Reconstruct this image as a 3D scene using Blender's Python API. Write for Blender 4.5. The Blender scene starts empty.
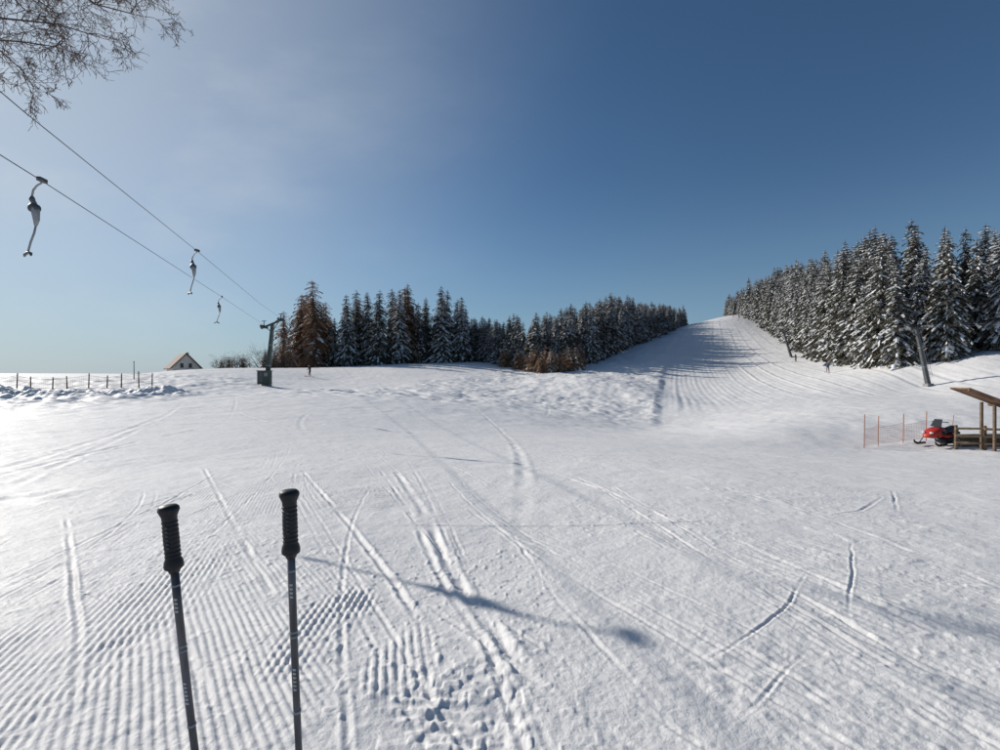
import bpy, math, random
import numpy as np
from mathutils import Vector, Matrix
random.seed(7); np.random.seed(7)
scene=bpy.context.scene
ZC=1.6; F=500.0
def P(px,py,d): return ((px-500)/F*d, d, ZC-(py-375)/F*d)
# ---------------------------------------------------------------- camera
cd=bpy.data.cameras.new("camera"); cam=bpy.data.objects.new("camera",cd); scene.collection.objects.link(cam)
cam.location=(0,0,ZC); cam.rotation_euler=(math.radians(90),0,0)
cd.sensor_width=36; cd.lens=18; cd.clip_end=8000; cd.clip_start=0.05
scene.camera=cam
scene.view_settings.view_transform='Standard'
try: scene.view_settings.look='None'
except: pass
scene.view_settings.exposure=0
# ---------------------------------------------------------------- light
SAZ=math.radians(56.8); SEL=math.radians(25.3)
S=Vector((-math.sin(SAZ)*math.cos(SEL), math.cos(SAZ)*math.cos(SEL), math.sin(SEL)))
w=bpy.data.worlds.new("World"); scene.world=w; w.use_nodes=True
nt=w.node_tree; nt.nodes.clear()
def N(t): return nt.nodes.new(t)
out=N('ShaderNodeOutputWorld'); bg=N('ShaderNodeBackground'); sky=N('ShaderNodeTexSky')
sky.sky_type='NISHITA'; sky.sun_disc=False; sky.sun_elevation=SEL; sky.sun_rotation=-SAZ
sky.altitude=900; sky.air_density=1.0; sky.dust_density=0.35; sky.ozone_density=3.0
hs=N('ShaderNodeHueSaturation'); hs.inputs['Saturation'].default_value=1.06
nt.links.new(sky.outputs[0],hs.inputs['Color'])
tint=N('ShaderNodeMix'); tint.data_type='RGBA'; tint.blend_type='MULTIPLY'; tint.inputs[0].default_value=1
nt.links.new(hs.outputs[0],tint.inputs[6]); tint.inputs[7].default_value=(0.86,0.97,1.0,1)
tc=N('ShaderNodeTexCoord')
# low haze towards the horizon
sx_=N('ShaderNodeSeparateXYZ'); nt.links.new(tc.outputs['Generated'],sx_.inputs[0])
hz_=N('ShaderNodeMapRange'); hz_.inputs['From Min'].default_value=.0; hz_.inputs['From Max'].default_value=.40; hz_.inputs['To Min'].default_value=1; hz_.inputs['To Max'].default_value=0
nt.links.new(sx_.outputs['Z'],hz_.inputs['Value'])
hp_=N('ShaderNodeMath'); hp_.operation='POWER'; nt.links.new(hz_.outputs[0],hp_.inputs[0]); hp_.inputs[1].default_value=2.2
hm_=N('ShaderNodeMath'); hm_.operation='MULTIPLY'; nt.links.new(hp_.outputs[0],hm_.inputs[0]); hm_.inputs[1].default_value=.80
hx_=N('ShaderNodeMix'); hx_.data_type='RGBA'; nt.links.new(hm_.outputs[0],hx_.inputs[0]); nt.links.new(tint.outputs[2],hx_.inputs[6]); hx_.inputs[7].default_value=(3.1,4.7,6.3,1)
# thin high cirrus (procedural on the sky direction)
mp=N('ShaderNodeMapping'); mp.inputs['Scale'].default_value=(1.2,3.0,4.0); mp.inputs['Rotation'].default_value=(0.3,0.9,0.6)
cn=N('ShaderNodeTexNoise'); cn.inputs['Scale'].default_value=1.9; cn.inputs['Detail'].default_value=8; cn.inputs['Roughness'].default_value=.55
nt.links.new(tc.outputs['Generated'],mp.inputs[0]); nt.links.new(mp.outputs[0],cn.inputs['Vector'])
cr=N('ShaderNodeMapRange'); cr.inputs['From Min'].default_value=.48; cr.inputs['From Max'].default_value=.8; cr.inputs['To Max'].default_value=.35
nt.links.new(cn.outputs['Fac'],cr.inputs['Value'])
dp_=N('ShaderNodeVectorMath'); dp_.operation='DOT_PRODUCT'; dp_.inputs[1].default_value=tuple(S); nt.links.new(tc.outputs['Generated'],dp_.inputs[0])
mr=N('ShaderNodeMapRange'); mr.inputs['From Min'].default_value=.45; mr.inputs['From Max'].default_value=1.0
nt.links.new(dp_.outputs['Value'],mr.inputs['Value'])
au=N('ShaderNodeMath'); au.operation='POWER'; nt.links.new(mr.outputs[0],au.inputs[0]); au.inputs[1].default_value=2.3
mu=N('ShaderNodeMath'); mu.operation='MULTIPLY'; nt.links.new(cr.outputs[0],mu.inputs[0]); nt.links.new(au.outputs[0],mu.inputs[1])
au2=N('ShaderNodeMath'); au2.operation='MULTIPLY_ADD'; nt.links.new(au.outputs[0],au2.inputs[0]); au2.inputs[1].default_value=.62; nt.links.new(mu.outputs[0],au2.inputs[2])
mx=N('ShaderNodeMix'); mx.data_type='RGBA'; nt.links.new(au2.outputs[0],mx.inputs[0]); nt.links.new(hx_.outputs[2],mx.inputs[6]); mx.inputs[7].default_value=(8.2,9.0,9.6,1)
bg.inputs['Strength'].default_value=0.075
nt.links.new(mx.outputs[2],bg.inputs['Color']); nt.links.new(bg.outputs[0],out.inputs['Surface'])
sd=bpy.data.lights.new("sun",'SUN'); sd.energy=4.5; sd.angle=math.radians(0.5); sd.color=(1.0,0.94,0.86)
so=bpy.data.objects.new("sun",sd); scene.collection.objects.link(so)
so.rotation_euler=(-S).to_track_quat('-Z','Y').to_euler(); so.location=(-40,30,60)

# ---------------------------------------------------------------- materials
def mat(name,col,rough=0.7,var=0.15,scale=6.0,metal=0.0,spec=0.3,bump=0.0,stretch=None):
    m=bpy.data.materials.new(name); m.use_nodes=True; n=m.node_tree; b=n.nodes['Principled BSDF']
    b.inputs['Roughness'].default_value=rough; b.inputs['Metallic'].default_value=metal
    b.inputs['Specular IOR Level'].default_value=spec
    tc=n.nodes.new('ShaderNodeTexCoord'); mp=n.nodes.new('ShaderNodeMapping'); ns=n.nodes.new('ShaderNodeTexNoise')
    if stretch: mp.inputs['Scale'].default_value=stretch
    ns.inputs['Scale'].default_value=scale; ns.inputs['Detail'].default_value=5
    n.links.new(tc.outputs['Object'],mp.inputs[0]); n.links.new(mp.outputs[0],ns.inputs['Vector'])
    cr=n.nodes.new('ShaderNodeValToRGB')
    cr.color_ramp.elements[0].position=0.3; cr.color_ramp.elements[1].position=0.7
    cr.color_ramp.elements[0].color=tuple(c*(1-var) for c in col)+(1,)
    cr.color_ramp.elements[1].color=tuple(min(1,c*(1+var)) for c in col)+(1,)
    n.links.new(ns.outputs['Fac'],cr.inputs[0]); n.links.new(cr.outputs[0],b.inputs['Base Color'])
    if bump>0:
        bp=n.nodes.new('ShaderNodeBump'); bp.inputs['Strength'].default_value=1; bp.inputs['Distance'].default_value=bump
        n.links.new(ns.outputs['Fac'],bp.inputs['Height']); n.links.new(bp.outputs[0],b.inputs['Normal'])
    return m
M_bark=mat("bark",(0.10,0.075,0.06),0.9,0.4,8,bump=0.01)
M_fol=mat("spruce_needles",(0.085,0.080,0.060),0.85,0.45,0.9,spec=0.1)
M_larch=mat("larch_twigs",(0.30,0.185,0.115),0.9,0.35,1.2,spec=0.1)
M_tsnow=mat("tree_snow",(0.74,0.75,0.76),0.8,0.06,2,spec=0.1)
M_twig=mat("bare_twig",(0.15,0.11,0.085),0.9,0.3,5,spec=0.1)
M_steel=mat("galvanised_steel",(0.30,0.31,0.32),0.55,0.25,5,metal=0.3)
M_darksteel=mat("dark_steel",(0.10,0.105,0.11),0.5,0.3,5,metal=0.3)
M_green=mat("green_paint",(0.06,0.085,0.07),0.6,0.3,3)
M_conc=mat("concrete",(0.25,0.25,0.25),0.9,0.2,4,bump=0.01)
M_wood=mat("weathered_wood",(0.15,0.105,0.07),0.85,0.4,4,stretch=(1,1,6))
M_woodr=mat("reddish_wood",(0.26,0.14,0.085),0.85,0.35,4)
M_woodl=mat("pale_wood",(0.27,0.20,0.13),0.85,0.35,5)
M_black=mat("black_rubber",(0.016,0.016,0.017),0.5,0.3,60,spec=0.4,bump=0.0006)
M_shaft=mat("pole_shaft_coating",(0.10,0.095,0.10),0.38,0.55,26,metal=0.2,spec=0.5,stretch=(1,1,.3))
M_white=mat("white_print",(0.55,0.55,0.55),0.5,0.1,30)
M_red=mat("red_paint",(0.45,0.035,0.02),0.4,0.15,6,spec=0.5)
M_orange=mat("orange_net",(0.50,0.22,0.14),0.7,0.15,6)
M_plaster=mat("plaster",(0.6,0.58,0.52),0.9,0.08,2)
M_roof=mat("roof_tiles",(0.16,0.10,0.075),0.8,0.3,5)
M_glass=mat("window_glass",(0.03,0.035,0.04),0.1,0.2,2,spec=0.6)
M_blue=mat("blue_jacket",(0.04,0.08,0.2),0.8,0.2,8)
M_dk=mat("dark_trousers",(0.03,0.03,0.035),0.85,0.2,8)
M_skin=mat("skin",(0.5,0.32,0.24),0.6,0.05,8)

# snow material
def snow_mat():
    m=bpy.data.materials.new("snow"); m.use_nodes=True; n=m.node_tree; b=n.nodes['Principled BSDF']
    b.inputs['Roughness'].default_value=0.6; b.inputs['Specular IOR Level'].default_value=0.22
    tc=n.nodes.new('ShaderNodeTexCoord')
    def noise(s,d,r=0.55):
        q=n.nodes.new('ShaderNodeTexNoise'); q.inputs['Scale'].default_value=s; q.inputs['Detail'].default_value=d
        q.inputs['Roughness'].default_value=r
        n.links.new(tc.outputs['Object'],q.inputs['Vector']); return q
    big=noise(0.12,6,0.6)
    cr=n.nodes.new('ShaderNodeValToRGB'); cr.color_ramp.elements[0].position=0.3; cr.color_ramp.elements[1].position=0.7
    cr.color_ramp.elements[0].color=(0.76,0.755,0.75,1); cr.color_ramp.elements[1].color=(0.85,0.835,0.815,1)
    n.links.new(big.outputs['Fac'],cr.inputs[0]); n.links.new(cr.outputs[0],b.inputs['Base Color'])
    a=noise(1.3,8,0.62); c=noise(34,5,0.75)
    b1=n.nodes.new('ShaderNodeBump'); b1.inputs['Strength'].default_value=1; b1.inputs['Distance'].default_value=0.045
    b2=n.nodes.new('ShaderNodeBump'); b2.inputs['Strength'].default_value=1; b2.inputs['Distance'].default_value=0.008
    n.links.new(a.outputs['Fac'],b1.inputs['Height']); n.links.new(c.outputs['Fac'],b2.inputs['Height'])
    n.links.new(b1.outputs[0],b2.inputs['Normal']); n.links.new(b2.outputs[0],b.inputs['Normal'])
    return m
M_snow=snow_mat()

# ---------------------------------------------------------------- terrain height
ctl=[(0,0,0),(3,3,-.02),(-3,3,0),(0,5,-.08),(-4,0,0),(4,0,-.1),(0,-6,0.1),(-8,-2,.1),(8,-2,-.4),(0,-40,1),(-40,-30,1),(40,-30,-2),(-30,0,.3),(40,5,-2.5),
(0,-300,8),(-300,-200,5),(300,-200,5),(0,-2500,20),(-2500,0,10),(2500,0,30),(-2500,2500,10),(2500,2500,40),(0,2500,10)]
scr=[(-150,470,10),(0,480,9),(150,470,10),(300,465,10.5),(500,468,10.5),(700,470,10),(850,480,9.5),(1100,490,9),(-200,425,22),
(0,425,20),(200,422,22),(400,432,22),(550,442,20),(700,448,20),(865,448,24),(990,452,22),(1200,450,24),
(0,398,38),(100,398,38),(200,398,38),(-200,398,38),(0,386,52),(-200,385,52),(100,381,58),(180,371,72),(0,377,66),(267,386,57),(300,395,45),(400,398,45),(330,380,78),
(300,368,110),(240,368,95),(400,376,85),(400,364,125),(480,362,132),(480,380,85),(500,400,55),(560,412,46),(650,427,42),(600,402,62),(560,380,92),(530,372,110),
(620,362,120),(640,347,150),(690,325,222),(735,315,262),(710,345,160),(690,382,92),(760,322,225),(760,402,55),(800,346,142),(790,358,120),
(860,366,82),(900,368,70),(928,386,60),(1000,352,66),(1000,405,38),(850,402,45),(800,431,28),(1200,380,60),(1200,330,90),(1000,335,100),(860,345,130),
(0,386,130),(180,382,130),(-300,385,150),(90,388,110),(300,372,150),(400,366,180),(480,366,190),(600,345,200),(735,328,380),(690,335,330),(850,330,320),(500,368,330),(200,378,400),(0,378,500),(1100,330,300),
(735,345,900),(500,368,1000),(200,374,1000)]
for s in scr: ctl.append(P(*s))
C=np.array(ctl,float)
def warp(x,y):
    r=np.sqrt(x*x+y*y)+1e-9; k=np.log1p(r/15.0)/r
    return x*k,y*k
cu,cv=warp(C[:,0],C[:,1])
def kern(d2): 
    return np.where(d2>1e-12,0.5*d2*np.log(d2+1e-12),0)
n=len(C)
A=np.zeros((n+3,n+3)); D2=(cu[:,None]-cu)**2+(cv[:,None]-cv)**2
A[:n,:n]=kern(D2)+np.eye(n)*1e-3; A[:n,n]=1;A[:n,n+1]=cu;A[:n,n+2]=cv;A[n:,:n]=A[:n,n:].T
W=np.linalg.solve(A,np.concatenate([C[:,2],[0,0,0]]))
def base(x,y):
    x=np.atleast_1d(np.asarray(x,float)); y=np.atleast_1d(np.asarray(y,float))
    u,v=warp(x,y); z=W[n]+W[n+1]*u+W[n+2]*v
    for i in range(n):
        z=z+W[i]*kern((u-cu[i])**2+(v-cv[i])**2)
    # raised unprepared bank below the middle wood
    z=z+1.5*np.exp(-((x-13.5)/8.5)**2-((y-78)/15.0)**2)+.9*np.exp(-((x-18)/6)**2-((y-62)/9.0)**2)
    return z
def gz(x,y): return float(base(x,y)[0])
def _h(i,j,s):
    v=np.sin(i*127.1+j*311.7+s*74.7)*43758.5453; return v-np.floor(v)
def vn(x,y,s=0):
    i=np.floor(x);j=np.floor(y);fx=x-i;fy=y-j;fx=fx*fx*(3-2*fx);fy=fy*fy*(3-2*fy)
    return (_h(i,j,s)*(1-fx)+_h(i+1,j,s)*fx)*(1-fy)+(_h(i,j+1,s)*(1-fx)+_h(i+1,j+1,s)*fx)*fy-0.5
def ss(a,b,x):
    t=np.clip((x-a)/(b-a),0,1); return t*t*(3-2*t)
# tracks --------------------------------------------------
def G(px,py):   # ground mapping for near field
    d=ZC*F/(py-375.0); return ((px-500)/F*d,d)
tracks=[]
def tr(pts,w,a,soft=False): tracks.append(([G(*p) for p in pts],w*.75,a*.5))
tr([(66,500),(72,560),(79,640),(68,760)],.022,.034)
tr([(300,455),(345,510),(398,580),(432,640)],.03,.026)
tr([(395,455),(425,505),(455,570),(500,640),(556,705)],.05,.045)
tr([(380,455),(412,505),(440,570),(482,640),(535,715)],.03,.022)
tr([(432,640),(428,700),(430,765)],.03,.03)
tr([(160,600),(200,680),(240,760)],.03,.022)
tr([(640,682),(720,655),(790,603),(812,560)],.012,.015)
tr([(700,752),(760,700),(822,632)],.012,.013)
tr([(820,632),(860,700)],.014,.01)
tr([(850,528),(853,570),(847,622)],.013,.018)
tr([(892,470),(898,503)],.02,.02)
tr([(590,470),(700,550),(850,640),(1010,742)],.02,.022)
tr([(605,470),(716,546),(868,634),(1025,730)],.02,.022)
tr([(560,455),(720,540),(880,600),(1040,655)],.025,.02)
tr([(640,450),(800,500),(1040,600)],.03,.02)
tr([(520,445),(700,520),(1040,680)],.03,.018)
tr([(885,480),(860,500),(800,515),(740,516)],.025,.02)
tr([(740,516),(600,518),(450,516),(300,518)],.03,.022)
tr([(620,600),(700,625),(800,680),(900,760)],.02,.016)
tr([(0,560),(120,600),(200,600)],.02,.016)
tr([(510,520),(560,600),(640,690),(700,760)],.02,.014)
for k in range(120):
    x0=random.uniform(-7,18); y0=random.uniform(3.5,26); L=random.uniform(3,14); h=random.gauss(-0.5,0.24); cv_=random.gauss(0,0.025)
    pts=[];x,y=x0,y0
    for i in range(14):
        pts.append((x,y)); x-=math.sin(h)*L/14; y-=math.cos(h)*L/14; h+=cv_
    tracks.append((pts,random.uniform(.010,.022),random.uniform(.003,.0085)))
    if random.random()<.6:
        o=random.uniform(.1,.35); tracks.append(([(a+o,b) for a,b in pts],.014,random.uniform(.003,.007)))
for k in range(60):   # far tracks
    x0=random.uniform(-45,40); y0=random.uniform(22,75); L=random.uniform(15,45); h=random.gauss(-0.25,0.45)
    pts=[];x,y=x0,y0;c_=random.gauss(0,.02)
    for i in range(14):
        pts.append((x,y)); x-=math.sin(h)*L/14; y-=math.cos(h)*L/14; h+=c_
    tracks.append((pts,random.uniform(.06,.11),random.uniform(.008,.016)))
for k in range(14):   # crossing traverses
    x0=random.uniform(-40,10); y0=random.uniform(22,70); L=random.uniform(15,35); h=random.choice([-1,1])*random.uniform(1.1,1.45)
    pts=[];x,y=x0,y0
    for i in range(14):
        pts.append((x,y)); x-=math.sin(h)*L/14; y-=math.cos(h)*L/14; h+=random.gauss(0,.01)
    tracks.append((pts,random.uniform(.08,.14),random.uniform(.008,.018)))
def add_tracks(x,y,z):
    for pts,wd,am in tracks:
        p=np.array(pts); span=np.abs(p[-1]-p[0])
        if span[1]>=span[0]*0.5: a,b,X,Y=p[:,1],p[:,0],y,x
        else: a,b,X,Y=p[:,0],p[:,1],x,y
        o=np.argsort(a); a=a[o]; b=b[o]
        m=np.where((X>a[0])&(X<a[-1])&(Y>b.min()-1)&(Y<b.max()+1))[0]
        if len(m)==0: continue
        aa=np.linspace(a[0],a[-1],60); bb=np.interp(aa,a,b)
        for _ in range(6): bb[1:-1]=(bb[:-2]+bb[2:]+2*bb[1:-1])/4
        f=np.interp(X[m],aa,bb); sl=np.interp(X[m],aa,np.gradient(bb,aa))
        d=np.abs(Y[m]-f+0.02*vn(X[m]*7,Y[m]*0,5))/np.sqrt(1+sl*sl)
        e=np.minimum(X[m]-a[0],a[-1]-X[m]); fade=ss(0,0.8*(1 if wd<.05 else 8),e)*np.clip(.7+1.6*vn(X[m]*2.3,Y[m]*2.3,9),0,2)
        z[m]+=fade*am*(-np.exp(-(d/wd)**2)+0.6*np.exp(-((d-2*wd)/(wd*.8))**2))
def detail(x,y):
    r=np.sqrt(x*x+y*y)
    z=0.10*vn(x*.13,y*.13,1)*ss(3,20,r)+0.04*vn(x*.45,y*.45,2)+0.018*vn(x*1.3,y*1.3,3)
    near=1-ss(25,45,r); n6=1-ss(6,14,r)
    z+=near*(0.009*vn(x*3.7,y*3.1,4)+0.005*vn(x*9,y*8,5)+0.004*vn(x*21,y*19,6)*n6+0.004*vn(x*43,y*39,16)*(1-ss(3,8,r)))
    cl=ss(.2,.45,vn(x*23+3,y*21,7))*ss(-.1,.3,vn(x*.9,y*.7,8)); z+=cl*0.008*n6
    cl=ss(.2,.45,vn(x*8+3,y*7,17))*ss(-.1,.3,vn(x*.5+7,y*.4,18)); z+=cl*0.009*near
    def cord(th,sp,amp,mask):
        s=x*math.cos(th)+y*math.sin(th)
        s=s+0.03*vn(x*1.1,y*1.1,12)+.005*vn(x*6,y*6,15)
        t=np.abs(((s/sp)%1.0)-.5)*2
        return amp*mask*(ss(.15,.75,t)-.5)*np.clip(.75+1.4*vn(x*3,y*3,13),0.1,2)
    m1=ss(-.14,.12,vn(x*.55+1,y*.35,10))*(1-ss(-1.9,-1.5,x+0.15*y))*(1-ss(7,11,r))
    m2=ss(-.14,.12,vn(x*.8+4,y*.5,11))*ss(-2.1,-1.8,x+.15*y)*(1-ss(-.95,-.6,x+0.05*y))*(1-ss(5,8,r))
    z+=cord(math.radians(20),.045,.0095,m1)+cord(math.radians(36),.045,.0095,m2)
    def blob(px,py,rx,ry):
        cx,cy=G(px,py); return 1-ss(.6,1.1,np.sqrt(((x-cx)/rx)**2+((y-cy)/ry)**2)+.35*vn(x*4,y*4,21))
    z+=cord(math.radians(3),.05,.013,blob(330,615,.28,.7))
    z+=cord(math.radians(12),.05,.008,blob(405,665,.25,.5))
    z+=cord(math.radians(78),.12,.02,blob(365,485,.8,1.1))
    m3=ss(-1.5,0.5,x)*ss(-.28,.12,vn(x*.3,y*.12,14))*(1-ss(26,44,r))
    z+=cord(math.radians(24),.23,.0045,m3)+cord(math.radians(22),.075,.0048,m3*(1-ss(7,13,r)))
    # boot-trodden patch
    bm=blob(470,705,.40,.50); t=vn(x*22,y*17,31)
    z+=bm*(-.006+.010*ss(-.1,.2,t)+.02*vn(x*6,y*6,32)+.012*vn(x*12,y*12,37)-0.006*np.sin(y*80+x*9+3*vn(x*5,y*5,38))*ss(-.2,.1,vn(x*4,y*3,33)))
    bm=blob(410,680,.13,.5); z+=bm*(-.004+.012*vn(x*15,y*9,34))
    bm=blob(730,680,.6,.3); z+=bm*(.014*vn(x*11,y*15,35))
    bm=blob(40,483,.8,1.0); z+=bm*(.06*vn(x*3,y*3,36))
    # left mounds of pushed-up snow
    lm=ss(26,34,y)*(1-ss(60,72,y))*(1-ss(-24,-17,x+0.1*y))
    z+=lm*(0.14*ss(.0,.4,vn(x*.35,y*.35,41))+0.25*vn(x*.7,y*.6,42)*ss(-.1,.3,vn(x*.15,y*.15,43))+.15*vn(x*2,y*2,44))
    pm=np.exp(-((y-41-1.5*vn(x*.3,0*x,47))/2.8)**2)*(1-ss(-29,-24,x)); z+=pm*(.24+.5*vn(x*.6,y*.5,45)+.8*vn(x*1.5,y*1.3,46)+.45*vn(x*3.5,y*3,48))
    # ungroomed lumps left of the piste and piste edge
    xe=np.interp(y,[38,45,90,150,222,262],[12.5,14.4,29.5,51,84,112])
    s=x-xe
    um=ss(38,48,y)*(1-ss(200,240,y))*ss(-42,-30,s)*(1-ss(-1.0,0.3,s))
    z+=um*(.32*vn(x*.35,y*.25,51)+.20*vn(x*.9,y*.6,52)+.10*vn(x*2.,y*1.5,53)+.26)
    z-=um*.14*np.exp(-(((x*.8+y*.6)/2.7+vn(x*.1,y*.1,58))%1-.5)**2/.01)
    # piste groom stripes
    wv=ss(46,60,y)*(1-ss(255,270,y))*ss(0,1.5,s)*(1-ss(50,70,s-0*(y)))
    kk=np.interp(y,[45,90,150,222,262],[1.0,1.0,1.0,.8,.5])
    q=(s/kk)/3.6+.25*vn(y*.02,0*y,54); fr=q-np.floor(q)
    z+=wv*(.08*np.exp(-((fr-.5)/.08)**2)-.05*np.exp(-((fr-.68)/.1)**2))*np.clip(.7+1.6*vn(q*.9,y*.03,55),0,2)
    q2=(s/kk)/0.9; z+=wv*.024*np.sin(q2*6.283)*(.6+vn(x*.2,y*.05,59))
    z+=wv*.07*vn(x*.8,y*.3,57)
    z+=ss(20,40,r)*(.13*vn(x*.5,y*.35,61)*(.5+vn(x*.06,y*.06,62))+.05*vn(x*1.2,y*.9,63)+.03*vn(x*2.6,y*2,64))
    return z
half=math.radians(60)
ang=np.concatenate([np.linspace(-half,half,1100,endpoint=False),np.linspace(half,2*math.pi-half,150,endpoint=False)])
rad=np.concatenate([np.geomspace(.5,2,60,endpoint=False),np.geomspace(2,60,800,endpoint=False),np.geomspace(60,320,240,endpoint=False),np.geomspace(320,4000,50)])
na,nr=len(ang),len(rad)
RR,AA=np.meshgrid(rad,ang,indexing='ij')
X=(RR*np.sin(AA)).ravel(); Y=(RR*np.cos(AA)).ravel()
Z=base(X,Y)+detail(X,Y); add_tracks(X,Y,Z)
X=np.append(X,0);Y=np.append(Y,0);Z=np.append(Z,Z[:na].mean())
me=bpy.data.meshes.new("snow_ground")
i=np.arange(nr-1)[:,None]*na; j=np.arange(na)[None,:]; j2=(j+1)%na
quads=np.stack([(i+j),(i+na+j),(i+na+j2),(i+j2)],-1).reshape(-1,4)
c0=nr*na; tris=np.stack([np.full(na,c0),np.arange(na),(np.arange(na)+1)%na],-1)
nq,ntt=len(quads),len(tris)
me.vertices.add(len(X)); me.vertices.foreach_set('co',np.stack([X,Y,Z],-1).astype(np.float32).ravel())
me.loops.add(nq*4+ntt*3); me.loops.foreach_set('vertex_index',np.concatenate([quads.ravel(),tris.ravel()]).astype(np.int32))
me.polygons.add(nq+ntt)
me.polygons.foreach_set('loop_start',np.concatenate([np.arange(nq)*4,nq*4+np.arange(ntt)*3]).astype(np.int32))
me.polygons.foreach_set('use_smooth',np.ones(nq+ntt,bool))
me.update(calc_edges=True)
me.materials.append(M_snow)
g=bpy.data.objects.new("snow_ground",me); scene.collection.objects.link(g)
if me.polygons[1000].normal.z<0: me.flip_normals()

# ---------------------------------------------------------------- mesh builder
class MB:
    def __init__(s): s.v=[];s.f=[];s.m=[];s.mats=[]
    def mi(s,m):
        if m not in s.mats: s.mats.append(m)
        return s.mats.index(m)
    def face(s,pts,m):
        k=len(s.v); s.v+= [tuple(p) for p in pts]; s.f.append(tuple(range(k,k+len(pts)))); s.m.append(s.mi(m))
    def box(s,c,size,m,rot=None,taper=1.0):
        k=len(s.v); R=rot if rot is not None else Matrix.Identity(3); c=Vector(c)
        for z in(-.5,.5):
            t=taper if z>0 else 1
            for x,y in((-.5,-.5),(.5,-.5),(.5,.5),(-.5,.5)):
                s.v.append(tuple(c+R@Vector((x*size[0]*t,y*size[1]*t,z*size[2]))))
        for f in((3,2,1,0),(4,5,6,7),(0,1,5,4),(1,2,6,5),(2,3,7,6),(3,0,4,7)):
            s.f.append(tuple(k+a for a in f)); s.m.append(s.mi(m))
    def tube(s,pts,rs,m,n=8,cap=True):
        pts=[Vector(p) for p in pts]; k=len(s.v); 
        if not hasattr(rs,'__len__'): rs=[rs]*len(pts)
        ref=None
        for i,p in enumerate(pts):
            d=(pts[min(i+1,len(pts)-1)]-pts[max(i-1,0)]).normalized()
            if ref is None: ref=Vector((0,0,1)) if abs(d.z)<.9 else Vector((1,0,0))
            a=d.cross(ref); 
            if a.length<1e-4: a=d.cross(Vector((0,1,.3)))
            a.normalize(); b=d.cross(a)
            for q in range(n):
                t=2*math.pi*q/n; s.v.append(tuple(p+(a*math.cos(t)+b*math.sin(t))*rs[i]))
        mi=s.mi(m)
        for i in range(len(pts)-1):
            for q in range(n):
                s.f.append((k+i*n+q,k+i*n+(q+1)%n,k+(i+1)*n+(q+1)%n,k+(i+1)*n+q)); s.m.append(mi)
        if cap:
            s.f.append(tuple(k+q for q in range(n))[::-1]); s.m.append(mi)
            e=k+(len(pts)-1)*n; s.f.append(tuple(e+q for q in range(n))); s.m.append(mi)
    def mesh(s,name,smooth=False):
        me=bpy.data.meshes.new(name); me.from_pydata(s.v,[],s.f)
        for m in s.mats: me.materials.append(m)
        me.polygons.foreach_set('material_index',s.m)
        if smooth: me.polygons.foreach_set('use_smooth',[True]*len(s.f))
        me.update(); return me
    def make(s,name,smooth=False,loc=(0,0,0),parent=None):
        o=bpy.data.objects.new(name,s.mesh(name,smooth)); o.location=loc; scene.collection.objects.link(o)
        if parent: o.parent=parent
        return o
def empty(name,loc=(0,0,0)):
    o=bpy.data.objects.new(name,None); o.location=loc; scene.collection.objects.link(o); return o

# ---------------------------------------------------------------- conifers
def conifer(name,H,R,seed,snow=.75,fol=M_fol,dens=1.0,shape=.8):
    rn=random.Random(seed); b=MB()
    lean=rn.uniform(-.02,.02)*H
    b.tube([(0,0,-1),(0,0,H*.3),(lean*.5,0,H*.7),(lean,0,H)],[H*.014,H*.011,H*.006,.02],M_bark,6,False)
    nl=int(H*2.3); az0=0
    for l in range(nl):
        t=(l+rn.random()*.5)/nl; z=H*(.05+.945*t)
        cnt=max(4,int((9-3*t)*dens))
        Lm=R*((1-t)**shape)*(.75+.4*rn.random())*min(1,.6+t*3)+.16
        az0+=1.1
        for k in range(cnt):
            if rn.random()<.07: continue
            az=az0+2*math.pi*k/cnt+rn.uniform(-.3,.3); L=Lm*rn.uniform(.6,1.15)
            u=Vector((math.cos(az),math.sin(az),0)); sd=Vector((-u.y,u.x,0)); o=Vector((lean*t,0,z))
            dr=.22+.32*(1-t)+rn.uniform(-.08,.15)
            ns=4 if L>1.0 else 3
            pts=[o+u*(L*q/ns)+Vector((0,0,-L*(dr*(q/ns)+.28*(q/ns)**2)+(.22*L*(q/ns) if t>.85 else 0))) for q in range(ns+1)]
            sn=snow*rn.uniform(.3,1.5)
            for q in range(ns):
                p,p2=pts[q],pts[q+1]; w=L*(.34,.36,.28,.16)[q] if ns==4 else L*(.4,.38,.22)[q]
                for sg in(-1,1):
                    for h in range(2):
                        a=p.lerp(p2,h*.5); c=p.lerp(p2,h*.5+.55)
                        ww=w*rn.uniform(.6,1.25)
                        tip=c+sd*sg*ww+u*ww*.35+Vector((0,0,-ww*rn.uniform(.35,.95)))
                        b.face([a,c,tip],fol)
                    if rn.random()<sn:
                        e=Vector((0,0,.05+.02*L)); w2=w*rn.uniform(.4,.95)
                        a=p+e;c=p2+e*.8
                        b.face([a,c,c+sd*sg*w2*.8+Vector((0,0,-w2*.5)),a+sd*sg*w2*rn.uniform(.6,1)+Vector((0,0,-w2*.6))] ,M_tsnow)
            p=pts[-1]; b.face([pts[-2],p+u*.12*L+Vector((0,0,-.12*L)),p+sd*.05*L+Vector((0,0,-.22*L))],M_tsnow if rn.random()<sn*.5 else fol)
    return b.mesh(name)
SP=[conifer("spruce_%d"%i,h,r,11+i,sn,dens=dn,shape=sh) for i,(h,r,sn,dn,sh) in enumerate([(20,3.1,.56,1,.62),(19,2.7,.68,1,.58),(21,3.3,.52,1,.7),(18,2.5,.72,1.05,.55),(20,2.9,.6,.9,.65),(20,2.6,.42,.95,.5)])]
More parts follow.
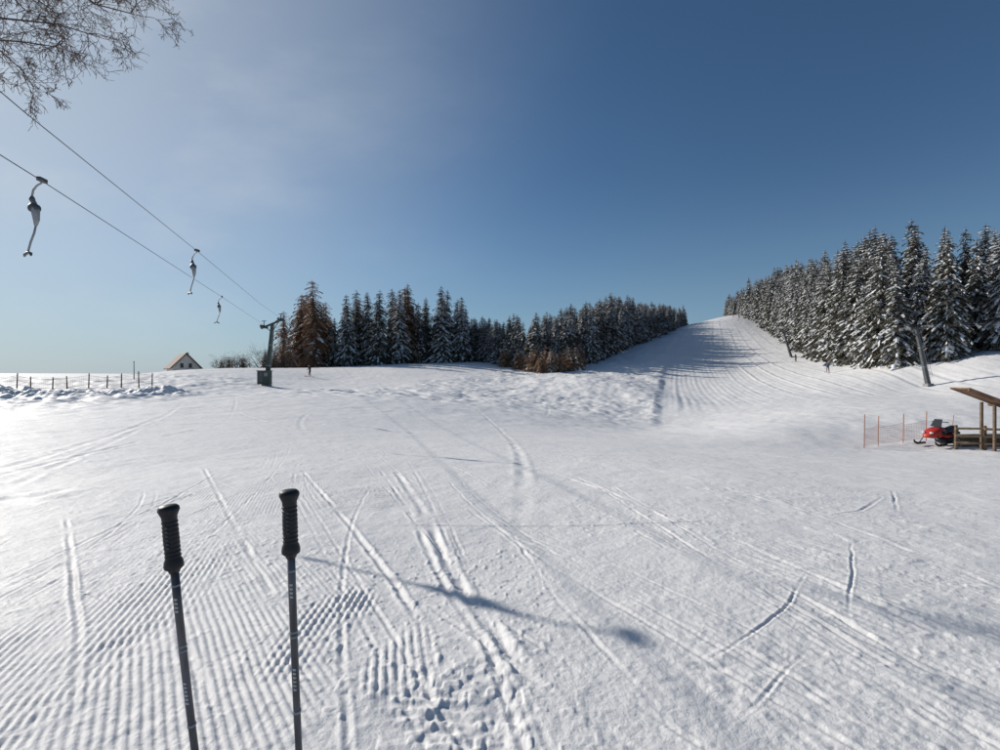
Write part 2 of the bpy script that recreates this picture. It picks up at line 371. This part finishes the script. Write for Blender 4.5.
LA=[conifer("larch_%d"%i,h,r,31+i,.10,fol=M_larch,dens=.75,shape=.42) for i,(h,r) in enumerate([(19,2.9),(18,2.6)])]
YO=[conifer("young_%d"%i,6,1.6,51+i,sn,fol=f,dens=.9,shape=.5) for i,(f,sn) in enumerate([(M_larch,.1),(M_fol,.4),(M_larch,.2)])]
def put(meshes,x,y,h,h0,par,sink=.3,wid=1.0):
    me=random.choice(meshes); o=bpy.data.objects.new("tree",me); scene.collection.objects.link(o)
    s=h/h0; o.scale=(s*wid*random.uniform(.85,1.2),s*wid*random.uniform(.85,1.2),s)
    o.location=(x,y,gz(x,y)-sink); o.rotation_euler=(random.uniform(-.025,.025),random.uniform(-.025,.025),random.uniform(0,6.28))
    o.parent=par; return o
def edge_pts(scr_pts,step):
    W2=[((px-500)/F*d,d) for px,d in scr_pts]; res=[]
    for (a,b),(c,d) in zip(W2[:-1],W2[1:]):
        L=math.hypot(c-a,d-b); k=max(1,int(L/step))
        nx,ny=(-(d-b)/L,(c-a)/L)
        for q in range(k):
            t=(q+random.uniform(-.3,.3))/k; res.append((a+(c-a)*t,b+(d-b)*t,nx,ny))
    return res
def tree_h(x,y,pxs,tops):
    """natural stand height along the forest edge"""
    return ZC+(375-np.interp(500+500*x/y,pxs,tops))/F*y-gz(x,y)
# right forest
fr=empty("spruce_forest")
for row in range(6):
    for x,y,nx,ny in edge_pts([(726,290),(742,258),(762,212),(800,142),(838,98),(870,80),(905,72),(960,68),(1040,66),(1200,70),(1400,80)],3.3 if row<2 else 4.2):
        ox,oy=(.75,.66)
        if x/y>.85: ox,oy=(.25,.97)
        k=row*3.8+random.uniform(-1.3,1.3)
        if random.random()<.05: continue
        hh=tree_h(x,y,[726,745,770,800,825,845,870,900,960,1000,1100],[290,283,266,256,246,228,228,212,208,206,200])*random.uniform(.78,1.04)
        if row==0 : hh*=random.uniform(.62,1.0)
        elif row==1: hh*=random.uniform(.8,1.0)
        if hh<3: continue
        put(SP,x+ox*k,y+oy*k,hh,20,fr,wid=1.08)
# centre forest
fc=empty("spruce_forest")
for row in range(6):
    for x,y,nx,ny in edge_pts([(478,136),(510,122),(545,108),(575,112),(608,134),(640,165),(684,235)],3.0):
        k=row*4.2+random.uniform(-1.4,1.4); ox,oy=(-.45,.89)
        X0,Y0=x+ox*k,y+oy*k
        if Y0>290: continue
        pxx=500+500*X0/Y0
        if row==0 and pxx<585:
            put(YO,X0,Y0,random.uniform(3.5,7),6,fc); continue
        hh=np.interp(pxx,[480,540,575,600,625,640,650,690],[12,12.5,14.5,16.5,16,13,12.5,9.5])*random.uniform(.76,1.08)
        put(SP,X0,Y0,hh,20,fc,wid=1.35)
for k in range(38):
    px=random.uniform(500,580); d=np.interp(px,[505,545,575],[117,103,107])+random.uniform(-1.5,3); put([YO[0],YO[2]],(px-500)/F*d,d,random.uniform(2.5,6.0),6,fc,wid=1.25)
# left forest
fl=empty("spruce_forest")
for row in range(4):
    for x,y,nx,ny in edge_pts([(288,126),(330,124),(400,126),(440,130),(474,134)],3.8):
        if random.random()<.14: continue
        k=row*4.5+random.uniform(-1.5,1.5); X0,Y0=x+random.uniform(-1,1),y+k
        pxx=500+500*X0/Y0
        hh=np.interp(pxx,[285,300,320,332,345,375,400,425,440,458,474],[17,23,23,16,19,20.5,22,19,20,20,17])*random.uniform(.80,1.05)
        put(LA if pxx<331 else SP+SP+LA[:1],X0,Y0,hh,20,fl,wid=1.3)

# ---------------------------------------------------------------- bare broadleaf trees
def grow(b,p,d,L,r,lev,rn,m,droop=0.0,nseg=4,kids=(3,5),sides=4):
    pts=[p];rs=[r];q=p.copy();dd=d.copy()
    for i in range(nseg):
        dd=(dd+Vector((rn.gauss(0,.26),rn.gauss(0,.26),rn.gauss(0,.22)-droop))).normalized()
        q=q+dd*(L/nseg); pts.append(q.copy()); rs.append(max(.0055,r*(1-.75*(i+1)/nseg)))
    b.tube(pts,rs,m,sides if lev>1 else 3,False)
    if lev<=0: return
    for k in range(rn.randint(*kids)):
        t=rn.uniform(.2,1.0)*nseg; i=min(int(t),nseg-1); s=pts[i].lerp(pts[i+1],t-i)
        dv=(pts[i+1]-pts[i]).normalized()
        side=Vector((rn.gauss(0,1),rn.gauss(0,1),rn.gauss(0,1))); side=(side-side.dot(dv)*dv).normalized()
        nd=(dv*.75+side*rn.uniform(.5,1.0)).normalized()
        grow(b,s,nd,L*rn.uniform(.45,.7),max(.006,rs[i]*.55),lev-1,rn,m,droop,nseg,kids,sides)
def bushmesh(seed):
    rn=random.Random(seed); b=MB()
    for k in range(6):
        grow(b,Vector((rn.uniform(-.4,.4),rn.uniform(-.4,.4),-.2)),Vector((rn.gauss(0,.3),rn.gauss(0,.3),1)).normalized(),3.0,.10,3,rn,M_bark,0,4,(3,5),3)
    return b.mesh("bare_bush")
BU=[bushmesh(3),bushmesh(8)]
hed=empty("bare_hedge")
for px,d,h in [(218,100,3.2),(224,101,2.6),(232,100,3.4),(241,102,3.6),(248,103,3),(262,108,5.2),(270,108,4.2),(280,112,6),(287,112,5),(276,118,6),(222,104,3.2),(236,104,3.8)]:
    put(BU,(px-500)/F*d,d,h,4.2,hed,.2)
for px,d,h in [(221,103,2.8),(229,103,3.2),(243,104,3.4),(266,112,4.8),(282,116,6.5),(274,113,4.6),(288,118,8)]:
    put([YO[0],YO[2]],(px-500)/F*d,d,h,6,hed,.2)
# big bare tree, trunk outside the frame on the left
rn=random.Random(5); b=MB()
tx,ty=-18.5,10.5; tz=gz(tx,ty)
tp=[Vector((tx,ty,tz-.3)),Vector((tx+.2,ty+.2,4)),Vector((tx+.6,ty+.8,8)),Vector((tx+.9,ty+1.2,11.5)),Vector((tx+.8,ty+1.5,15)),Vector((tx+1.2,ty+1.4,18))]
b.tube(tp,[.42,.33,.27,.2,.12,.03],M_bark,10,False)
def limb(start,tgt,r,dense=2):
    st=tp[start].lerp(tp[start+1],rn.random()*.8); tg=Vector(tgt); pts=[];rs=[];NN=8
    for i in range(NN+1):
        t=i/NN; q=st.lerp(tg,t)+Vector((rn.gauss(0,.1),rn.gauss(0,.1),rn.gauss(0,.1)+.8*math.sin(math.pi*t)*.7)); pts.append(q); rs.append(r*(1-.85*t)+.007)
    pts[0]=st
    b.tube(pts,rs,M_bark,5,False)
    for i in range(3,NN+1):
        for k in range(dense if i<NN else 4):
            d=(pts[i]-pts[i-1]).normalized(); sd=Vector((rn.gauss(0,1),rn.gauss(0,1),rn.gauss(0,.8)))
            grow(b,pts[i],(d*.5+sd.normalized()*.8).normalized(),rn.uniform(.7,1.3),.014,3,rn,M_twig,.06,4,(3,4),3)
for px,py,d,st,r in [(25,12,14,3,.05),(60,15,14.5,3,.05),(98,5,14.5,3,.055),(132,14,13.5,3,.05),(62,45,13.5,2,.045),(25,60,13,2,.045),(85,-30,14.5,3,.05),(40,-50,14,3,.05),(125,-30,15,3,.05),(-20,30,13,3,.045),(95,30,13.8,2,.045)]:
    limb(st,P(px,py,d),r)
b.make("bare_tree",False)

# ---------------------------------------------------------------- ski poles
def skipole(top,bot,bend):
    b=MB(); top=Vector(top);bot=Vector(bot); ax=(bot-top); Lg=ax.length; ax.normalize()
    side=Vector((bend,0,0))
    def at(s):
        t=s/Lg; return top+ax*s+side*(4*t*(1-t))
    prof=[(0,.006),(.002,.0155),(.006,.0195),(.012,.0205),(.018,.0180),(.026,.0148),(.04,.0140),(.055,.0146),(.07,.0150),(.085,.0148),(.1,.0142),(.113,.0145),(.12,.0175),(.128,.0188),(.134,.0183),(.139,.012),(.145,.0098)]
    b.tube([at(s) for s,_ in prof],[r for _,r in prof],M_black,20)
    for k in range(9):   # shallow finger ribs
        s=.034+.009*k; b.tube([at(s),at(s+.0018),at(s+.0045),at(s+.006)],[.0138,.0154,.0154,.0138],M_black,20)
    ss_=[.14+ (Lg-.2)*i/16 for i in range(17)]
    b.tube([at(s) for s in ss_],[.0082-.0028*i/16 for i in range(17)],M_shaft,14)
    for s,l in [(.046,.05),(.17,.004),(.2,.03),(.3,.004),(.31,.004),(.38,.045),(.47,.006),(.6,.05),(.7,.01)]:
        if l<.012: b.tube([at(s),at(s+l)],.0086,M_steel,14)
        else:
            q=s; off=-.0158 if s<.1 else -.0079
            while q<s+l:
                c=at(q)+Vector((.0015,off,0)); b.box(c,(.006,.0012,.0045),M_white if s>.1 else M_darksteel); q+=.0085
    s=Lg-.09; b.tube([at(s-.02),at(s-.005),at(s),at(s+.004)],[.008,.014,.045,.046],M_black,20); b.tube([at(s),at(Lg-.01),at(Lg+.04)],[.006,.005,.002],M_steel,8)
    return b.make("ski_pole",True)
skipole((-.697,1.05,ZC-.272),(-.53,1.08,-.03),-.016)
skipole((-.443,1.05,ZC-.24),(-.385,1.08,-.03),-.008)

# ---------------------------------------------------------------- lift towers, cables, tow bars
cabA=[Vector((2.4,-20,5.2)),Vector((-7.6,8,5.8)),Vector(P(197,251,19)),Vector((-18.2,38,7.0)),Vector(P(281,318,57))]
cabB=[Vector((0.6,-20,4.9)),Vector(P(42,181,9.0)),Vector(P(222,297,30)),Vector(P(264,325,57))]
def cable(pts,name="lift_cable",r=.009):
    b=MB(); out=[]
    for a,c in zip(pts[:-1],pts[1:]):
        for i in range(6): out.append(a.lerp(c,i/6))
    out.append(pts[-1]); b.tube(out,r,M_darksteel,5); return b.make(name,True)
endA=Vector((-54,138,14)); endB=Vector((-56,138,13))
cable(cabA+[endA]); cable(cabB+[endB])
def tower(base_,a,c,m,cabinet=False,mw=.46):
    b=MB(); base_=Vector(base_); mid=(a+c)/2; mid=mid-Vector((0,0,.25)); ax=(c-a).normalized()
    H=(mid-base_).length
    b.box(base_+Vector((0,0,-.1)),(mw*2,mw*2,.7),M_conc,taper=.85)
    up=(mid-base_).normalized()
    Rm=up.to_track_quat('Z','Y').to_matrix()
    b.box(base_.lerp(mid,.5),(mw,mw,H),m,rot=Rm,taper=.62)
    for t in(.33,.66): b.box(base_.lerp(mid,t),(mw+.06-.16*t,mw+.06-.16*t,.08),M_steel,rot=Rm)
    sx=Vector((.34,-.1,0))
    for o in(-.14,.14):
        b.tube([base_+sx+Vector((0,o,1)),mid+sx*.7+Vector((0,o,0))],.02,M_steel,5)
    for q in range(int(H/.35)):
        t=(1+q*.35)/H
        if t<1: pz=base_.lerp(mid,t)+sx*(1-.3*t); b.tube([pz+Vector((0,-.14,0)),pz+Vector((0,.14,0))],.015,M_steel,4)
    A=a-ax*.35-Vector((0,0,.25)); Cc=c+ax*.35-Vector((0,0,.25))
    b.tube([A,Cc],.12,m,6); b.tube([mid.lerp(A,.6),base_.lerp(mid,.86)],.05,m,5); b.tube([mid.lerp(Cc,.6),base_.lerp(mid,.86)],.05,m,5)
    for e in(a,c):
        b.box(e-Vector((0,0,.2)),(.1,1.7,.1),M_steel)
        b.tube([e-Vector((0,0,.3)),e+Vector((0,0,.45))],.045,m,5)
        b.tube([e+Vector((-.25,0,.45)),e+Vector((.25,0,.45))],.04,m,5)
        for q in(-.7,-.25,.25,.7):
            cpt=e+Vector((0,q,-.2)); b.tube([cpt-Vector((.06,0,0)),cpt-Vector((.03,0,0)),cpt+Vector((.03,0,0)),cpt+Vector((.06,0,0))],[.19,.15,.15,.19],M_darksteel,12)
    if cabinet:
        b.box(base_+Vector((0,-.5,.95)),(1.35,.7,1.5),M_green); b.box(base_+Vector((0,-.5,1.73)),(1.5,.85,.07),M_darksteel)
        b.box(base_+Vector((-.3,-.865,1.0)),(.5,.03,1.1),M_darksteel); b.box(base_+Vector((.3,-.865,1.3)),(.4,.03,.4),M_conc)
    return b.make("ski_lift_tower")
bx,by=-26.6,57; tower((bx,by,gz(bx,by)),cabB[-1],cabA[-1],M_green,True)
tower((1.4,-20,gz(1.4,-20)),cabB[0],cabA[0],M_green)
r1=(51.4,60); r2=(70.5,121)
ra=Vector((48.6,60,7.3)); rc=Vector((51.3,60,7.6)); 
tower((r1[0],r1[1],gz(*r1)),ra,rc,M_darksteel,mw=.42)
z2=gz(*r2); qa=Vector((67.0,121,z2+6.9)); qc=Vector((69.8,121,z2+7.2)); tower((r2[0],r2[1],z2),qa,qc,M_darksteel)
r3=(118,240); z3=gz(*r3); q3a=Vector((116.8,240,z3+6.5)); q3c=Vector((119.2,240,z3+6.6)); tower((r3[0],r3[1],z3),q3a,q3c,M_green)
cable([Vector((46,22,4.5)),ra,qa,q3a]); cable([Vector((48.5,22,4.6)),rc,qc,q3c])
tower((47.2,22,gz(47.2,22)),Vector((46,22,4.5)),Vector((48.5,22,4.6)),M_green)
def towbar(top,L,yaw):
    b=MB(); s=L/1.6
    def q(x,z,y=0): return Vector((x*s,y*s,z*s))
    b.box(q(0,.02),(.08*s,.2*s,.08*s),M_darksteel)
    b.tube([q(0,0),q(-.02,-.05),q(-.10,-.10),q(-.17,-.20),q(-.20,-.36)],.020*s,M_steel,8)
    b.tube([q(-.20,-.34),q(-.19,-.40),q(-.17,-.46)],[.04*s,.055*s,.04*s],M_darksteel,10)
    b.tube([q(-.15,-.58,-.07),q(-.15,-.58,-.05),q(-.15,-.58,.05),q(-.15,-.58,.07)],[.07*s,.10*s,.10*s,.07*s],M_darksteel,16)
    b.tube([q(-.17,-.44),q(-.13,-.62),q(-.11,-.82),q(-.12,-.95)],[.05*s,.08*s,.06*s,.03*s],M_steel,10)
    b.tube([q(-.12,-.93),q(-.15,-1.1),q(-.22,-1.3),q(-.27,-1.5)],.02*s,M_steel,8)
    b.tube([q(-.42,-1.58,.1),q(-.37,-1.55,.05),q(-.27,-1.52,0),q(-.18,-1.55,-.05),q(-.14,-1.6,-.1)],[.02*s,.03*s,.03*s,.03*s,.02*s],M_darksteel,8)
    o=b.make("tow_bar",True,top); o.rotation_euler=(0,0,yaw); return o
towbar(cabB[1],1.36,.1); towbar(cabA[2],1.65,-.1); towbar(cabB[2],1.6,.5)

# ---------------------------------------------------------------- left fence
b=MB(); prev=None
fx=[(-60,44),(-52,44.5),(-45.5,45),(-43.8,45.3),(-42.6,45.4),(-41,45.8),(-39.8,46),(-38.1,46.3),(-36.8,46.8),(-35.6,47),(-34.3,47.5),(-33.4,48)]
for i,(x,y) in enumerate(fx):
    z=gz(x,y); h=1.4+random.uniform(-.3,.25); b.tube([(x,y,z-.3),(x+random.uniform(-.12,.12),y,z+h)],[.06,.045],M_wood,6)
    cur=Vector((x,y,z+h-.2))
    if prev is not None:
        for dz in(0,-.42,-.8): b.tube([prev+Vector((0,0,dz)),(prev+cur)/2+Vector((0,0,dz-.03)),cur+Vector((0,0,dz))],.010,M_wood,4)
        for q in range(1,12):
            pp=prev.lerp(cur,q/12); b.tube([pp,pp-Vector((0,0,.9))],.005,M_wood,3)
    prev=cur
b.make("wire_fence")
b=MB(); x,y,_=P(134,380,58); z=gz(x,y); b.tube([(x,y,z-.3),(x,y,z+2.0)],[.05,.035],M_darksteel,6); b.tube([(x,y,z+2.0),(x,y,z+2.15)],.06,M_steel,8); b.make("marker_post")

# ---------------------------------------------------------------- house
hx,hy=-71.0,112; hz=gz(hx,hy)-1.6; house=empty("gabled_house",(hx,hy,hz))
topz=ZC+(375-354)/F*hy-hz
wd,dp=5.2,6.2; ev=topz-2.9
b=MB(); b.box((0,0,ev/2),(wd,dp,ev),M_plaster)
for yy in(-dp/2,dp/2): b.face([(-wd/2,yy,ev),(wd/2,yy,ev),(0,yy,topz-.15)],M_plaster)
b.make("walls",parent=house)
b=MB()
for sg in(-1,1):
    a=Vector((0,0,topz)); e=Vector((sg*(wd/2+.5),0,ev-.5)); d=(e-a); Rr=Matrix.Rotation(math.atan2(-d.z,d.x),3,'Y')
    b.box((a+e)/2+Vector((0,0,.05)),(d.length,dp+1.2,.22),M_roof,rot=Rr)
b.box((1.0,1,topz-.1),(.5,.5,1.0),M_conc)
b.make("roof",parent=house)
b=MB()
for x_,z_ in((-.8,ev+.3),(.8,ev+.3),(-1.6,ev-1.6),(0,ev-1.6),(1.6,ev-1.6)): b.box((x_,-dp/2-.02,z_),(.6,.05,.9),M_glass); b.box((x_,-dp/2-.03,z_-.5),(.8,.1,.06),M_wood)
b.make("windows",parent=house)
house.rotation_euler=(0,0,.75)

# ---------------------------------------------------------------- right: net fence, snowmobile, wooden fence, lean-to
b=MB(); pl=[P(864,447,24),P(878,446,24.5),P(903,446,25),P(926,444,25.5)]
pp=[]
for x,y,_ in pl:
    z=gz(x,y); h=1.45 if x>17.6 else 1.6; b.tube([(x,y,z-.2),(x+.03,y,z+h)],.02,M_orange,6); pp.append((Vector((x,y,z+.15)),Vector((x+.02,y,z+(1.0)))))
for (a,t),(c,u) in zip(pp[:-1],pp[1:]):
    t=t-Vector((0,0,.1)); 
    for i in range(9):
        p=a.lerp(t,i/8);q=c.lerp(u,i/8); b.tube([p,p.lerp(q,.5)-Vector((0,0,.05)),q],.008 if i in(0,8) else .005,M_orange,3,False)
    for i in range(1,14):
        p=a.lerp(c,i/14);q=t.lerp(u,i/14); b.tube([p,q-Vector((0,0,.03))],.005,M_orange,3,False)
b.make("safety_net_fence")

def snowmobile(loc,yaw):
    b=MB()
    def loft(secs,m):
        k=len(b.v); NN=10
        for x,hw,zb,zt in secs:
            for q in range(NN):
                t=2*math.pi*q/NN; cx=math.copysign(abs(math.cos(t))**.7,math.cos(t)); sz=math.copysign(abs(math.sin(t))**.7,math.sin(t))
                b.v.append((x,hw*cx,(zb+zt)/2+(zt-zb)/2*sz))
        mi=b.mi(m)
        for i in range(len(secs)-1):
            for q in range(NN): b.f.append((k+i*NN+q,k+i*NN+(q+1)%NN,k+(i+1)*NN+(q+1)%NN,k+(i+1)*NN+q)); b.m.append(mi)
        b.f.append(tuple(k+q for q in range(NN))[::-1]); b.m.append(mi); e=k+(len(secs)-1)*NN; b.f.append(tuple(e+q for q in range(NN))); b.m.append(mi)
    loft([(-.1,.26,.35,.66),(.15,.34,.32,.82),(.5,.36,.30,.78),(.85,.32,.30,.66),(1.1,.2,.33,.50),(1.18,.08,.36,.45)],M_red)
    loft([(-1.25,.18,.52,.66),(-1.1,.22,.48,.84),(-.5,.2,.45,.74),(-.1,.2,.45,.78),(.05,.15,.5,.75)],M_black)
    loft([(-1.35,.24,.34,.44),(-.8,.30,.32,.48),(-.1,.34,.3,.46)],M_red)
    loft([(-1.4,.2,.12,.25),(-1.3,.22,.02,.36),(-.2,.22,.0,.34),(.1,.2,.1,.34)],M_black)
    b.face([(.35,-.25,.82),(.35,.25,.82),(.12,.18,1.15),(.12,-.18,1.15)],M_glass)
    b.tube([(-.02,-.38,1.02),(.05,-.15,1.03),(.05,.15,1.03),(-.02,.38,1.02)],.02,M_black,6); b.tube([(.15,0,.75),(.05,0,1.03)],.03,M_black,6)
    for sg in(-1,1):
        b.tube([(.35,sg*.48,.04),(1.0,sg*.48,.03),(1.2,sg*.48,.10),(1.28,sg*.48,.2)],[.05,.06,.05,.03],M_black,6)
        b.tube([(.75,sg*.3,.4),(.8,sg*.48,.08)],.025,M_darksteel,6); b.box((1.02,sg*.18,.56),(.08,.14,.08),M_white)
        b.box((.3,sg*.352,.55),(.4,.03,.16),M_black)
    b.box((-1.3,0,.5),(.05,.4,.1),M_darksteel)
    b.tube([(-1.3,-.15,.5),(-1.35,-.1,1.3)],.015,M_orange,5)
    o=b.make("snowmobile",True,loc); o.rotation_euler=(0,0,yaw); return o
x,y,_=P(940,438,24.0); snowmobile((x,y,gz(x,y)+.06),math.radians(-162)).scale=(.85,.95,1.05)

b=MB(); rows=[P(956,448,23),P(985,449,22.5),P(1015,450,22),P(1050,450,22),P(1090,450,22)]
pts=[Vector((x,y,gz(x,y))) for x,y,_ in rows]
for p in pts: b.tube([p-Vector((0,0,.3)),p+Vector((0,0,1.1))],[.07,.06],M_wood,8)
for a,c in zip(pts[:-1],pts[1:]):
    for dz in(.3,.62,.95): b.tube([a+Vector((-.1,-.07,dz)),c+Vector((.1,-.07,dz+.02))],[.055,.045],M_woodl,8)
b.make("wooden_rail_fence")
b=MB(); x0,y0,_=P(975,450,23.3); z0=gz(x0,y0)
for i in range(9):
    yy=y0+.2+.16*(i%3); zz=z0+.12+.17*(i//3); b.tube([(x0-.5+.1*random.random(),yy,zz),(x0+2.2+.3*random.random(),yy+.1,zz+.03)],.08,M_wood if i%2 else M_woodl,8)
b.make("log_pile")
# low lean-to: only the upper eave of its sloping board roof reaches into view
hp=empty("wooden_lean_to",(0,0,0))
a=Vector(P(966,388.5,22)); c=Vector(P(1002,402,22)); dr=(c-a).normalized(); Lr=5.4
Rr=Matrix.Rotation(math.atan2(-dr.z,dr.x),3,'Y')
b=MB(); mid=a+dr*Lr/2+Vector((0,.35,0))
for k in range(3): b.box(mid+Vector((0,-.3+.3*k,0.0)),(Lr,.285,.07),M_woodr if k%2 else M_wood,rot=Rr)
for t in(1.9,Lr-.5): b.box(a+dr*t+Vector((0,.35,-.09)),(.1,.9,.1),M_wood,rot=Rr)
b.box(a+dr*Lr/2+Vector((0,-.12,-.04)),(Lr,.04,.18),M_woodr,rot=Rr)
b.make("roof",parent=hp)
b=MB()
for t in(1.45,Lr-.3):
    for yy in(0.1,.7):
        q=a+dr*t+Vector((0,yy,-.12)); b.box((q.x,q.y,(q.z+gz(q.x,q.y)-.2)/2),(.09,.09,q.z-gz(q.x,q.y)+.2),M_wood)
b.make("posts",parent=hp)

# ---------------------------------------------------------------- skiers
def skier(px,d,jacket,yaw):
    x,y=(px-500)/F*d,d; z=gz(x,y)+.12
    J=[(0,0,.95,.14),(0,.03,1.15,.135),(0,.10,1.38,.15),(0,.13,1.50,.07),(0,.15,1.56,.075),(0,.17,1.66,.115),(0,.16,1.76,.09),
       (.11,.0,.9,.11),(.14,.10,.50,.075),(.15,-.02,.10,.06),(.15,.10,.05,.05),(-.11,.0,.9,.11),(-.14,.10,.50,.075),(-.15,-.02,.10,.06),(-.15,.10,.05,.05),
       (.20,.10,1.40,.075),(.30,.10,1.12,.055),(.27,.36,1.02,.045),(.26,.43,1.01,.045),(-.20,.10,1.40,.075),(-.30,.10,1.12,.055),(-.27,.36,1.02,.045),(-.26,.43,1.01,.045)]
    E=[(0,1),(1,2),(2,3),(3,4),(4,5),(5,6),(0,7),(7,8),(8,9),(9,10),(0,11),(11,12),(12,13),(13,14),(2,15),(15,16),(16,17),(17,18),(2,19),(19,20),(20,21),(21,22)]
    me=bpy.data.meshes.new("body"); me.from_pydata([j[:3] for j in J],E,[])
    tmp=bpy.data.objects.new("tmp",me); scene.collection.objects.link(tmp)
    md=tmp.modifiers.new("s",'SKIN'); md.use_smooth_shade=True
    if not me.skin_vertices:
        bpy.context.view_layer.objects.active=tmp; bpy.ops.mesh.customdata_skin_add()
    for i,j in enumerate(J): me.skin_vertices[0].data[i].radius=(j[3],j[3]*.85)
    me.skin_vertices[0].data[0].use_root=True
    tmp.modifiers.new("d",'SUBSURF').levels=1
    dg=bpy.context.evaluated_depsgraph_get(); nm=bpy.data.meshes.new_from_object(tmp.evaluated_get(dg))
    bpy.data.objects.remove(tmp)
    for m in(jacket,M_dk,M_skin,M_black): nm.materials.append(m)
    for p in nm.polygons:
        c=p.center; p.use_smooth=True
        if c.z>1.66: p.material_index=3
        elif c.z>1.52: p.material_index=2
        elif abs(c.x)>.2 and c.y>.38: p.material_index=3
        elif c.z>.92: p.material_index=0
        elif c.z>.14: p.material_index=1
        else: p.material_index=3
    o=empty("skier",(x,y,z)); bo=bpy.data.objects.new("body",nm); scene.collection.objects.link(bo); bo.parent=o
    b=MB()
    for sg in(-1,1):
        b.box((sg*.15,.05,-.01),(.09,1.55,.025),M_red); b.tube([(sg*.15,.8,-.01),(sg*.15,.92,.02),(sg*.15,.98,.08)],[.045,.04,.02],M_red,6)
    b.make("skis",parent=o)
    b=MB()
    for sg in(-1,1): b.tube([(sg*.26,.44,1.06),(sg*.36,.1,.02)],.012,M_darksteel,6)
    b.make("ski_poles",parent=o)
    o.rotation_euler=(0,0,yaw); return o
M_rj=mat("red_jacket",(.25,.04,.03),.8,.2,8)
skier(310,80,M_dk,2.6); skier(828,82,M_blue,2.2); skier(739,232,M_dk,3.0); skier(733,240,M_rj,3.6); skier(796,110,M_dk,.4)
print("done",len(me.vertices))
